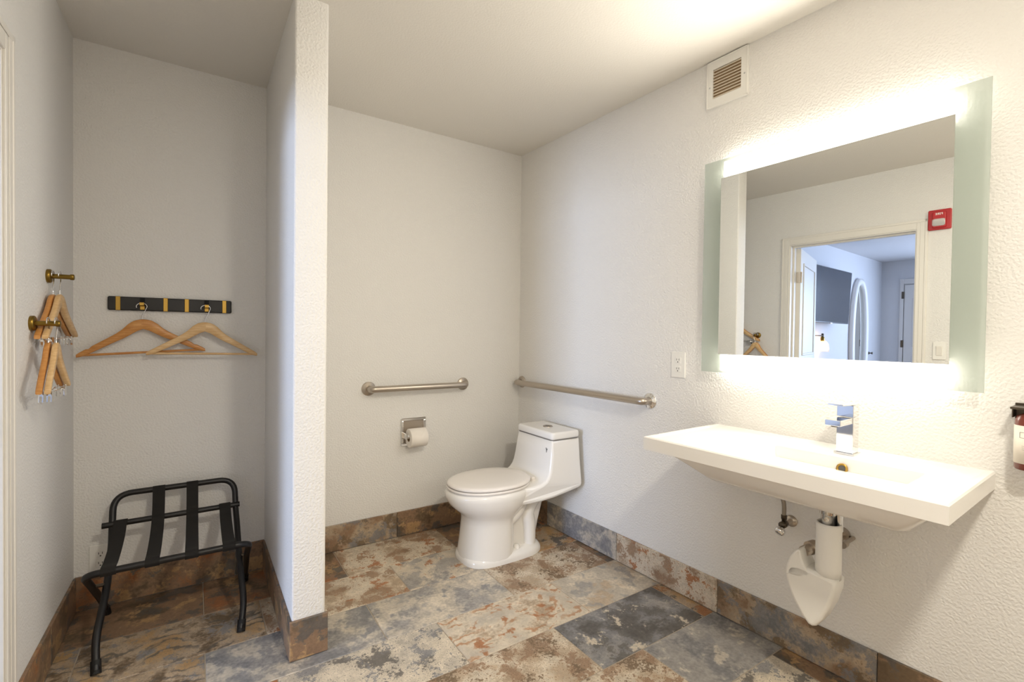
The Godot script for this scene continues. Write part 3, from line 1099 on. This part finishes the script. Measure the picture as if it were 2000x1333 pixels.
func plumbing() -> void:
	# angle stop with braided hose
	var v := thing("shutoff_valve", "small chrome shutoff valve with braided supply hose below the sink", "valve", on_right(0, 0.505, 1.79), AL)
	turned(Basis(Vector3.BACK, PI / 2))
	lathe([[0.022, 0.0], [0.022, 0.003], [0.012, 0.006], [0.008, 0.008], [0.008, 0.05]], 20)
	part("escutcheon", "brushed_steel", v)
	turned(Basis(Vector3.BACK, PI / 2))
	lathe([[0.0, 0.045], [0.012, 0.046], [0.013, 0.06], [0.013, 0.078], [0.0, 0.08]], 16)
	T = Transform3D(Basis(), Vector3(-0.062, 0, 0))
	lathe([[0.008, 0.0], [0.008, 0.02], [0.010, 0.021], [0.010, 0.036]], 12)
	part("body", "dark_metal", v)
	turned(Basis(Vector3.RIGHT, PI / 2) * Basis(Vector3.FORWARD, 0.0), Vector3(-0.078, -0.012, 0.0))
	T.basis = Basis(Vector3.BACK, PI / 2 + 0.5)
	lathe([[0.0, 0.0], [0.012, 0.001], [0.018, 0.008], [0.018, 0.02], [0.013, 0.026], [0.0, 0.027]], 16)
	part("handle", "chrome", v)
	tube(curve([Vector3(-0.062, 0.036, 0), Vector3(-0.063, 0.085, -0.002), Vector3(-0.068, 0.125, -0.02), Vector3(-0.078, 0.16, -0.045), Vector3(-0.088, 0.196, -0.06)]), 0.0075, 12)
	part("braided_hose", "braided_steel", v)
	# drain with a white protective trap cover
	var t := thing("drain_trap", "white plastic cover over the curved drain pipe below the sink", "drain pipe", on_right(-0.25, 0.29, 2.012), AL)
	var at := Transform3D(Basis(), Vector3(0, -0.29, -2.012))
	T = Transform3D(Basis(), Vector3(-0.01, 0.315, 0.0))
	lathe([[0.019, 0.0], [0.019, 0.052], [0.023, 0.054], [0.023, 0.07], [0.026, 0.072], [0.026, 0.0935]], 24)
	T = Transform3D(Basis(), Vector3(0.015, 0.315, 0.022))
	lathe([[0.012, 0.0], [0.012, 0.0935]], 14)
	part("tailpiece", "chrome", t)
	# sleeve: an open tube about the tailpiece
	var sl := []
	for p in [[0.030, 0.338], [0.0345, 0.3385], [0.0355, 0.33], [0.036, 0.20], [0.036, 0.165], [0.032, 0.165], [0.0325, 0.33], [0.030, 0.338]]:
		var ring := []
		for i in 28:
			ring.append(Vector3(cos(TAU * i / 28) * p[0], p[1], sin(TAU * i / 28) * p[0]))
		sl.append(ring)
	skin(sl, 0, false)
	part("sleeve", "white_plastic", t)
	# belly of the cover, bent towards the rear pipe
	for pl in [[[2.0470, 0.46], [2.0455, 0.425], [2.033, 0.378], [2.012, 0.325], [1.995, 0.297], [1.983, 0.290], [1.971, 0.292], [1.952, 0.310], [1.925, 0.352], [1.906, 0.392], [1.898, 0.425], [1.900, 0.448], [1.912, 0.466], [1.94, 0.474], [2.0, 0.470]],
			[[1.976, 0.452], [1.94, 0.43], [1.90, 0.428], [1.903, 0.462], [1.912, 0.490], [1.926, 0.514], [1.938, 0.524], [1.944, 0.518], [1.948, 0.498], [1.957, 0.478]]]:
		var pr := PackedVector2Array()
		for p in pl:
			pr.append(Vector2(p[0], p[1]))
		T = at * Transform3D(Basis(Vector3(0, 0, 1), Vector3(0, 1, 0), Vector3(-1, 0, 0)), Vector3(0, 0, 0))
		push(pr, -0.039, 0.039, 0.012 if pl.size() > 12 else 0.006, 5)
	part("bend_cover", "white_plastic", t)
	# pipe to the wall with its shut-off behind
	tube(fillet([Vector3(0.005, 0.215, -0.075), Vector3(0.06, 0.225, -0.06), Vector3(0.255, 0.225, -0.05)], 0.03), 0.017, 16)
	tube([Vector3(0.235, 0.225, -0.05), Vector3(0.252, 0.225, -0.05)], 0.026, 20)
	tube([Vector3(0.03, 0.222, -0.068), Vector3(0.055, 0.225, -0.06)], 0.022, 18)
	part("waste_pipe", "brushed_steel", t)
	tube([Vector3(0.15, 0.222, -0.014), Vector3(0.249, 0.222, -0.016)], 0.007, 12)
	tube([Vector3(0.15, 0.222, -0.014), Vector3(0.175, 0.222, -0.0145)], 0.012, 14)
	part("supply_stub", "brushed_steel", t)


# ------------------------------------------------------------------ the lit mirror
func lit_mirror() -> void:
	var m := thing("lit_mirror", "frameless backlit wall mirror with frosted borders above the sink", "mirror", on_right(0, 1.063, 1.872), AL)
	# local y from the bottom edge, z from the middle
	var hz := 0.452
	var hy := 0.912
	var iz := 0.374
	var iy0 := 0.079
	var iy1 := 0.832
	box(Vector3(-0.034, iy0 + 0.012, -iz + 0.01), Vector3(0.0, iy1 - 0.012, iz - 0.01), 0.002)
	part("chassis", "aluminium", m)
	box(Vector3(-0.0452, iy0, -iz), Vector3(-0.0402, iy1, iz))
	part("mirror_glass", "mirror", m)
	for b in [[0.0, iy0, -iz, iz], [iy1, hy, -iz, iz], [0.0, hy, -hz, -iz], [0.0, hy, iz, hz]]:
		box(Vector3(-0.0450, b[0], b[2]), Vector3(-0.0404, b[1], b[3]))
		part("frosted_border", "frosted_glass", m)
	for b in [[0.008, iy0 - 0.002, 0.34], [iy1 + 0.002, hy - 0.008, 1.3]]:
		box(Vector3(-0.034, b[0], -iz + 0.004), Vector3(-0.016, b[1], iz - 0.004), 0.002)
		part("led_strip", "led_diffuser", m)
		var l := AreaLight3D.new()
		l.name = "led_strip_light"
		l.area_size = Vector2(iz * 2.0, b[1] - b[0])
		l.light_color = Color(1.0, 0.975, 0.93)
		l.light_energy = b[2]
		l.area_range = 12.0
		l.shadow_enabled = true
		l.transform = Transform3D(Basis.looking_at(Vector3(-1, 0, 0), Vector3.UP), Vector3(-0.049, (b[0] + b[1]) * 0.5, 0))
		m.add_child(l)


func grab_bars() -> void:
	var specs := [
		["stainless steel grab bar beside the toilet tank, running towards the sink", on_right(0, 0.889, 0.575), AL - PI / 2, 0.537],
		["short stainless steel grab bar over the toilet paper holder", Vector3(-0.740, 0.893, 0), 0.0, 0.3025],
	]
	for s in specs:
		var g := thing("grab_bar", s[0], "grab bar", s[1], s[2], "grab bars round the toilet")
		var h: float = s[3]
		tube(fillet([Vector3(-h, 0, 0.002), Vector3(-h, 0, 0.058), Vector3(h, 0, 0.058), Vector3(h, 0, 0.002)], 0.05, 8), 0.0185, 18)
		part("bar", "brushed_steel", g)
		for e in [-h, h]:
			turned(Basis(Vector3.RIGHT, PI / 2), Vector3(e, 0, 0))
			lathe([[0.040, 0.0], [0.040, 0.003], [0.037, 0.007], [0.024, 0.009], [0.021, 0.012]], 30)
			part("flange", "chrome" if h > 0.5 and e > 0 else "brushed_steel", g)


func paper_holder() -> void:
	var t := thing("toilet_paper_holder", "chrome recessed toilet paper holder on the back wall", "paper holder", Vector3(-0.770, 0.622, 0))
	var w := 0.079
	var h := 0.082
	for b in [[-w, -h, w, -h + 0.017], [-w, h - 0.017, w, h], [-w, -h + 0.017, -w + 0.017, h - 0.017], [w - 0.017, -h + 0.017, w, h - 0.017]]:
		box(Vector3(b[0], b[1], 0), Vector3(b[2], b[3], 0.010), 0.003)
	part("frame", "chrome", t)
	box(Vector3(-w + 0.016, -h + 0.016, 0.0), Vector3(w - 0.016, h - 0.016, 0.002))
	part("recess", "brushed_steel", t)
	for x in [-0.064, 0.064]:
		box(Vector3(x - 0.004, -0.035, 0.002), Vector3(x + 0.004, 0.0, 0.064), 0.002)
		part("post", "chrome", t)
	turned(Basis(Vector3.FORWARD, PI / 2), Vector3(-0.06, -0.018, 0.056))
	lathe([[0.008, 0.0], [0.012, 0.002], [0.012, 0.118], [0.008, 0.12]], 16)
	part("roller", "chrome", t)
	var r := thing("toilet_paper_roll", "white toilet paper roll with a folded end hanging in the holder", "toilet paper", Vector3(-0.770, 0.595, 0.058))
	var rings := []
	for p in [[0.020, -0.052], [0.053, -0.052], [0.055, -0.050], [0.055, 0.050], [0.053, 0.052], [0.020, 0.052], [0.020, -0.052]]:
		var ring := []
		for i in 36:
			ring.append(Vector3(p[1], cos(TAU * i / 36) * p[0], sin(TAU * i / 36) * p[0]))
		rings.append(ring)
	skin(rings, 0, false)
	for k in B:
		if absf((k[2] - k[1]).cross(k[3] - k[1]).normalized().x) > 0.95:
			k[0] = FLAT
	part("paper", "paper", r)
	rings = []
	for p in [[0.0192, -0.051], [0.0205, -0.0525], [0.0205, 0.0525], [0.0192, 0.051], [0.0192, -0.051]]:
		var ring := []
		for i in 24:
			ring.append(Vector3(p[1], cos(TAU * i / 24) * p[0], sin(TAU * i / 24) * p[0]))
		rings.append(ring)
	skin(rings, 0, false)
	part("core", "card", r)
	# pointed end of the sheet, folded to a triangle over the roll
	var tri := []
	var prev := []
	for k in 9:
		var a := lerpf(0.1, 1.25, k / 8.0)
		var half := lerpf(0.051, 0.002, k / 8.0)
		var c := Vector3(0.008, cos(a) * 0.0562, sin(a) * 0.0562)
		var cur := [c + Vector3(-half, 0, 0), c + Vector3(half, 0, 0)]
		if k > 0:
			quad(tri, 0, prev[0], prev[1], cur[1], cur[0])
		prev = cur
	for k in tri:
		if (k[3] - k[1]).cross(k[2] - k[1]).dot(k[1]) < 0.0:
			var q = k[2]
			k[2] = k[3]
			k[3] = q
		B.append(k)
	part("folded_end", "paper", r)


func outlet_plate(o: Node3D) -> void:
	push(round_rect(-0.038, -0.061, 0.038, 0.061, 0.004), 0.0, 0.006, 0.0022, 3)
	part("cover_plate", "white_plastic", o)
	for y in [0.021, -0.021]:
		T = Transform3D(Basis(), Vector3(0, y, 0))
		push(round_rect(-0.0165, -0.0145, 0.0165, 0.0145, 0.006), 0.005, 0.0075, 0.001, 2)
		var r := part("receptacle", "white_plastic", o)
		T = Transform3D(Basis(), Vector3(0, y, 0))
		box(Vector3(-0.0075, -0.001, 0.007), Vector3(-0.005, 0.008, 0.0078))
		box(Vector3(0.005, -0.001, 0.007), Vector3(0.0075, 0.008, 0.0078))
		part("slot", "slot_grey", r)
		turned(Basis(Vector3.RIGHT, PI / 2), Vector3(0, y - 0.008, 0.0068))
		lathe([[0.003, 0.0], [0.003, 0.001]], 10)
		part("ground_hole", "slot_grey", r)


func wall_plates() -> void:
	var o := thing("wall_outlet", "white duplex outlet on the wall left of the lit mirror", "outlet", on_right(0, 1.081, 1.273), AL - PI / 2)
	outlet_plate(o)
	o = thing("wall_outlet", "white outlet low in the closet alcove behind the luggage rack", "outlet", Vector3(-2.209, 0.213, 0))
	outlet_plate(o)
	var s := thing("light_switch", "white rocker light switch beside the bedroom doorway", "light switch", on_left(0, 1.138, 1.788), BE + PI / 2)
	push(round_rect(-0.034, -0.06, 0.034, 0.06, 0.004), 0.0, 0.006, 0.0022, 3)
	part("cover_plate", "white_plastic", s)
	turned(Basis(Vector3.RIGHT, 0.05))
	box(Vector3(-0.0165, -0.033, 0.004), Vector3(0.0165, 0.033, 0.010), 0.002)
	part("rocker", "trim", s)


func vent() -> void:
	var v := thing("air_vent", "white square air vent with beige louvres just under the ceiling", "vent", on_right(0, 2.333, 1.492), AL - PI / 2)
	# local x runs away from the camera, +z into the room
	var w := 0.094
	var h := 0.103
	var iw := 0.064
	var ih := 0.064
	for b in [[-w, -h, w, -ih], [-w, ih, w, h], [-w, -ih, -iw, ih], [iw, -ih, w, ih]]:
		box(Vector3(b[0], b[1], 0), Vector3(b[2], b[3], 0.009), 0.0)
	part("frame", "white_plastic", v)
	for b in [[-w, -h, w, -h + 0.006], [-w, -h, -w + 0.006, h], [w - 0.006, -h, w, h], [-w, h - 0.006, w, h]]:
		box(Vector3(b[0], b[1], 0.0088), Vector3(b[2], b[3], 0.012), 0.0015)
	part("rim", "white_plastic", v)
	box(Vector3(-iw, -ih, 0.0), Vector3(iw, ih, 0.0012))
	part("duct", "vent_dark", v)
	for k in 10:
		turned(Basis(Vector3.RIGHT, 0.75), Vector3(0, -ih + 0.0055 + k * 0.0130, 0.0055))
		box(Vector3(-iw, -0.0011, -0.0058), Vector3(iw, 0.0011, 0.0058))
		part("slat", "vent_slat", v)
	for x in [-0.079, 0.079]:
		turned(Basis(Vector3.RIGHT, PI / 2), Vector3(x, -0.01, 0.0085))
		lathe([[0.004, 0.0], [0.0035, 0.0012], [0.0, 0.0018]], 12)
		part("screw", "aluminium", v)


func dispenser() -> void:
	var d := thing("soap_dispenser", "amber soap bottle with white label in a dark wall bracket", "soap dispenser", on_right(0, 0.862, 2.418), AL - PI / 2)
	T = Transform3D(Basis(), Vector3(0, 0, 0.042))
	lathe([[0.028, 0.0], [0.031, 0.004], [0.031, 0.135], [0.027, 0.147], [0.014, 0.154], [0.013, 0.162]], 32)
	part("bottle", "amber", d)
	T = Transform3D(Basis(), Vector3(0, 0, 0.042))
	var rings := []
	for p in [[0.0312, 0.018], [0.0318, 0.018], [0.0318, 0.122], [0.0312, 0.122], [0.0312, 0.018]]:
		var ring := []
		for i in 40:
			ring.append(Vector3(cos(TAU * i / 40) * p[0], p[1], sin(TAU * i / 40) * p[0]))
		rings.append(ring)
	skin(rings, 0, false)
	var lb := part("bottle_label", "label_white", d)
	# printed frame and lines, curved round the label
	var c := Vector3(0, 0, 0.042)
	var arc := func(y: float, a0: float, a1: float) -> Array:
		var out := []
		for k in 11:
			var a := lerpf(a0, a1, k / 10.0)
			out.append(c + Vector3(sin(a) * 0.0319, y, cos(a) * 0.0319))
		return out
	var lower: Array = arc.call(0.089, 0.55, -0.55)
	var loop: Array = arc.call(0.104, -0.55, 0.55)
	loop.append_array(lower)
	loop.append(loop[0])
	tube(loop, 0.0004, 6)
	part("printed_frame", "label_ink", lb)
	for y in [0.067, 0.062, 0.057]:
		tube(arc.call(y, -0.4, 0.4), 0.00025, 6)
		part("printed_line", "label_ink", lb)
	box(Vector3(-0.036, 0.0, 0.0), Vector3(0.036, 0.178, 0.004), 0.001)
	box(Vector3(-0.036, 0.166, 0.004), Vector3(0.036, 0.172, 0.078), 0.001)
	for x in [-0.036, 0.033]:
		box(Vector3(x, 0.14, 0.004), Vector3(x + 0.003, 0.166, 0.05), 0.0008)
	part("bracket", "dark_metal", d)
	T = Transform3D(Basis(), Vector3(0, 0.172, 0.042))
	lathe([[0.012, 0.0], [0.012, 0.006], [0.008, 0.010], [0.0, 0.011]], 16)
	part("pump_cap", "brushed_steel", d)


# ------------------------------------------------------------------ closet alcove
func luggage_rack() -> void:
	var r := thing("luggage_rack", "folding black metal luggage rack with four black straps in the alcove", "luggage rack", Vector3(-1.93, 0, 0.3))
	var o := Vector3(1.93, 0, -0.3)
	var rad := 0.0125
	var a := [Vector3(-2.178, 0.012, 0.085), Vector3(-2.184, 0.10, 0.17), Vector3(-2.196, 0.225, 0.315), Vector3(-2.197, 0.335, 0.475), Vector3(-1.676, 0.335, 0.475), Vector3(-1.674, 0.225, 0.315), Vector3(-1.667, 0.10, 0.17), Vector3(-1.664, 0.012, 0.085)]
	for k in a.size():
		a[k] += o
	tube(fillet(a, 0.055, 8), rad, 14)
	part("front_frame", "black_paint", r)
	var b := [Vector3(-2.155, 0.012, 0.530), Vector3(-2.166, 0.09, 0.462), Vector3(-2.150, 0.20, 0.335), Vector3(-2.152, 0.325, 0.178), Vector3(-2.157, 0.375, 0.122), Vector3(-2.158, 0.503, 0.072), Vector3(-1.708, 0.503, 0.072), Vector3(-1.706, 0.375, 0.122), Vector3(-1.704, 0.325, 0.178), Vector3(-1.703, 0.20, 0.335), Vector3(-1.695, 0.09, 0.462), Vector3(-1.711, 0.012, 0.530)]
	for k in b.size():
		b[k] += o
	tube(fillet(b, 0.095, 8), rad, 14)
	part("back_frame", "black_paint", r)
	tube([Vector3(-2.190, 0.392, 0.125) + o, Vector3(-1.690, 0.392, 0.125) + o], rad * 0.95, 14)
	part("cross_rail", "black_paint", r)
	for f in [[a[0], a[1]], [a[7], a[6]], [b[0], b[1]], [b[11], b[10]]]:
		var d: Vector3 = (f[1] - f[0]).normalized()
		tube([f[0] - Vector3(0, 0.012, 0), f[0] + d * 0.035], 0.0155, 14)
		part("rubber_foot", "rubber", r)
	for x in [-2.172, -1.690]:
		tube([Vector3(x - 0.018, 0.222, 0.312) + o, Vector3(x + 0.018, 0.222, 0.312) + o], 0.007, 10)
		part("pivot", "dark_metal", r)
	# straps
	for s in [[-2.128, 0], [-2.000, 1], [-1.876, 1], [-1.750, 0]]:
		var path := []
		if s[1]:
			path = curve([Vector3(0, 0.494, 0.060), Vector3(0, 0.517, 0.074), Vector3(0, 0.496, 0.088), Vector3(0, 0.45, 0.105), Vector3(0, 0.398, 0.139), Vector3(0, 0.365, 0.21), Vector3(0, 0.348, 0.32), Vector3(0, 0.345, 0.42), Vector3(0, 0.349, 0.473), Vector3(0, 0.338, 0.490), Vector3(0, 0.322, 0.482)], 5)
		else:
			path = curve([Vector3(0, 0.376, 0.115), Vector3(0, 0.395, 0.110), Vector3(0, 0.407, 0.126), Vector3(0, 0.398, 0.150), Vector3(0, 0.368, 0.21), Vector3(0, 0.350, 0.32), Vector3(0, 0.345, 0.42), Vector3(0, 0.349, 0.473), Vector3(0, 0.338, 0.490), Vector3(0, 0.322, 0.482)], 5)
		var rings := []
		for k in path.size():
			var d2: Vector3 = (path[mini(k + 1, path.size() - 1)] - path[maxi(k - 1, 0)]).normalized()
			var n := Vector3(0, d2.z, -d2.y) * 0.0011
			var c: Vector3 = path[k] + Vector3(s[0], 0, 0) + o
			var hx := Vector3(0.0225, 0, 0)
			rings.append([c - hx - n, c + hx - n, c + hx + n, c - hx + n])
		skin(rings, FLAT)
		part("strap", "webbing", r)


func hook_rail() -> void:
	var r := thing("hook_rail", "black wall rail with brass flip-down hooks in the alcove", "coat rack", Vector3(-1.952, 1.330, 0))
	box(Vector3(-0.232, -0.030, 0), Vector3(0.232, 0.030, 0.018), 0.004)
	part("board", "black_wood", r)
	for x in [-2.149, -1.980, -1.900, -1.750]:
		box(Vector3(x + 1.952 - 0.0088, -0.0305, 0.010), Vector3(x + 1.952 + 0.0088, 0.0305, 0.0195), 0.0015)
		part("folded_hook", "brass", r)
	for x in [-2.064, -1.822]:
		var c: float = x + 1.952
		box(Vector3(c - 0.0095, -0.029, 0.017), Vector3(c + 0.0095, 0.029, 0.0184))
		part("hook_slot", "slot_black", r)
		box(Vector3(c - 0.0085, -0.026, 0.018), Vector3(c + 0.0085, -0.006, 0.022), 0.001)
		box(Vector3(c - 0.0085, -0.010, 0.02), Vector3(c + 0.0085, -0.006, 0.052), 0.001)
		box(Vector3(c - 0.0085, -0.010, 0.048), Vector3(c + 0.0085, 0.006, 0.052), 0.001)
		part("open_hook", "brass", r)
	hanger(Vector3(-2.066, 1.3235, 0.030), 0.0, 0.228, 0.150, 0.062, "wood_amber", true, false, "amber wooden clothes hanger on the rail, left end near the corner", "wooden hangers on the black rail", 0.05)
	hanger(Vector3(-1.826, 1.3235, 0.050), 0.0, 0.218, 0.150, 0.070, "wood_pale", false, false, "pale wooden clothes hanger on the rail, lapping in front of the amber one", "wooden hangers on the black rail", -0.02)


const TOPS := [[0.0, 0.0], [0.07, 0.012], [0.14, 0.045], [0.22, 0.13], [0.32, 0.29], [0.42, 0.41], [0.57, 0.55], [0.83, 0.79], [0.95, 0.90], [1.0, 0.96]]
const LOWS := [[0.0, 0.29], [0.1, 0.35], [0.21, 0.46], [0.32, 0.56], [0.48, 0.68], [0.79, 0.93], [0.93, 1.03], [1.0, 1.04]]


func table(t: Array, s: float) -> float:
	for k in t.size() - 1:
		if s <= t[k + 1][0]:
			return lerpf(t[k][1], t[k + 1][1], (s - t[k][0]) / (t[k + 1][0] - t[k][0]))
	return t[-1][1]


# hanger hung by its hook at the given point; local x across the shoulders, y up
func hanger(at: Vector3, turn: float, half: float, drop: float, neck: float, wood: String, notch: bool, clips: bool, label: String, group: String, tilt := 0.0) -> Node3D:
	var h := thing("clothes_hanger", label, "hanger", at, turn, group)
	var y0 := -neck          # top of the wood
	var tb := Basis(Vector3.BACK, tilt)
	for sd in [-1.0, 1.0]:
		# centre line and half height of one arm
		var rings := []
		var n := 22
		for k in n + 1:
			var s := float(k) / n
			var x := half * s
			var top := y0 - drop * table(TOPS, s)
			if notch and s > 0.78 and s < 0.84:
				top -= 0.005
			var low := y0 - drop * table(LOWS, s)
			var dz := lerpf(0.0065, 0.0075, s)
			var fwd := 0.005 * s * s     # shoulders curve towards the front
			var e := 0.0025
			var X: float = x * sd
			rings.append([Vector3(X, low, -dz + e + fwd), Vector3(X, low, dz - e + fwd), Vector3(X, low + e, dz + fwd), Vector3(X, top - e, dz + fwd), Vector3(X, top, dz - e + fwd), Vector3(X, top, -dz + e + fwd), Vector3(X, top - e, -dz + fwd), Vector3(X, low + e, -dz + fwd)])
		turned(tb)
		skin(rings, 0)
		part("arm", wood, h)
	var yb := y0 - drop * 0.985
	turned(tb)
	if not clips:
		tube([Vector3(-half * 0.965, yb, 0.003), Vector3(half * 0.965, yb, 0.003)], 0.0052, 12)
		part("trouser_bar", wood, h)
	else:
		tube(fillet([Vector3(-half * 0.9, yb + 0.012, 0.002), Vector3(-half * 0.9, yb - 0.010, 0.002), Vector3(half * 0.9, yb - 0.010, 0.002), Vector3(half * 0.9, yb + 0.012, 0.002)], 0.01, 4), 0.0022, 8)
		part("clip_rod", "chrome", h)
		for x in [-half * 0.62, half * 0.62]:
			turned(tb)
			for d in [-1.0, 1.0]:
				push(PackedVector2Array([Vector2(x - 0.012, yb - 0.004), Vector2(x + 0.012, yb - 0.004), Vector2(x + 0.017, yb - 0.036), Vector2(x - 0.017, yb - 0.036)]), 0.002 + minf(d * 0.003, d * 0.006), 0.002 + maxf(d * 0.003, d * 0.006))
			tube([Vector3(x - 0.012, yb - 0.014, 0.002), Vector3(x + 0.012, yb - 0.014, 0.002)], 0.005, 10)
			part("clip", "chrome", h)
	# wire hook: stem up to a crook over the support
	var hook := [Vector3(0, y0 - 0.01, 0), Vector3(0, y0 + 0.012, 0), Vector3(0.004, y0 + 0.022, 0)]
	var cr := 0.019
	var cy := -0.5 * cr + 0.004
	for k in 11:
		var a := lerpf(-0.55, PI + 0.35, k / 10.0)
		hook.append(Vector3(cos(a) * cr, cy + sin(a) * cr * 0.78, 0))
	turned(tb)
	tube(curve(hook, 3), 0.0017, 8)
	part("wire_hook", "chrome", h)
	return h


func peg_hooks() -> void:
	var spots := [[1.402, 0.392, "upper brass wall peg, nearer the alcove corner"], [1.232, 0.586, "lower brass wall peg, nearer the doorway casing"]]
	for s in spots:
		var p := thing("wall_peg", s[2], "hook", on_left(0, s[0], s[1]), BE + PI / 2, "brass pegs on the side wall of the alcove")
		turned(Basis(Vector3.RIGHT, PI / 2))
		lathe([[0.024, 0.0], [0.0245, 0.002], [0.0245, 0.009], [0.022, 0.012], [0.009, 0.013]], 30)
		part("rosette", "antique_brass", p)
		turned(Basis(Vector3.RIGHT, PI / 2))
		lathe([[0.0085, 0.012], [0.0085, 0.060], [0.0105, 0.062], [0.0105, 0.070], [0.009, 0.072], [0.0, 0.0725]], 22)
		part("peg", "antique_brass", p)
	var g := "wooden hangers on the brass pegs"
	var defs := [
		[0.015, 1.4125, 0.392, 0.215, 0.150, 0.075, "wood_amber", "amber wooden hanger with metal clips on the upper peg, against the wall", 0.0],
		[0.033, 1.4125, 0.392, 0.212, 0.150, 0.074, "wood_pale", "pale wooden hanger with metal clips on the upper peg, outer of two", 0.0],
		[0.042, 1.2425, 0.586, 0.130, 0.150, 0.072, "wood_amber", "narrow amber wooden hanger with metal clips on the lower peg, inner of two", 0.0],
		[0.061, 1.2425, 0.586, 0.128, 0.150, 0.072, "wood_pale", "narrow pale wooden hanger with metal clips on the lower peg, outermost", 0.0],
	]
	for d in defs:
		hanger(on_left(d[0], d[1], d[2]), BE + PI / 2, d[3], d[4], d[5], d[6], false, true, d[7], g, d[8])


func alarm() -> void:
	var a := thing("fire_alarm", "red fire alarm strobe with clear lens by the bedroom doorway", "fire alarm", on_left(0, 2.030, 1.775), BE + PI / 2)
	push(round_rect(-0.060, -0.068, 0.060, 0.068, 0.008), 0.0, 0.022, 0.005, 3)
	part("housing", "alarm_red", a)
	push(round_rect(-0.036, -0.058, 0.036, 0.052, 0.012), 0.020, 0.036, 0.006, 3)
	part("sounder", "alarm_red", a)
	T = Transform3D(Basis(), Vector3(0, -0.022, 0.034))
	push(round_rect(-0.031, -0.022, 0.031, 0.022, 0.01), 0.0, 0.004, 0.001, 2)
	part("reflector", "chrome", a)
	T = Transform3D(Basis(), Vector3(0, -0.022, 0.034))
	push(round_rect(-0.034, -0.025, 0.034, 0.025, 0.012), 0.001, 0.022, 0.009, 4)
	part("strobe_lens", "strobe_lens", a)
	var tm := TextMesh.new()
	tm.text = "FIRE"
	var font := SystemFont.new()
	font.font_names = PackedStringArray(["Droid Sans"])
	font.font_weight = 700
	tm.font = font
	tm.font_size = 32
	tm.pixel_size = 0.0006
	tm.depth = 0.001
	var o := MeshInstance3D.new()
	o.name = "lettering"
	o.mesh = tm
	o.material_override = M["alarm_white"]
	o.position = Vector3(0, 0.036, 0.0362)
	a.add_child(o)
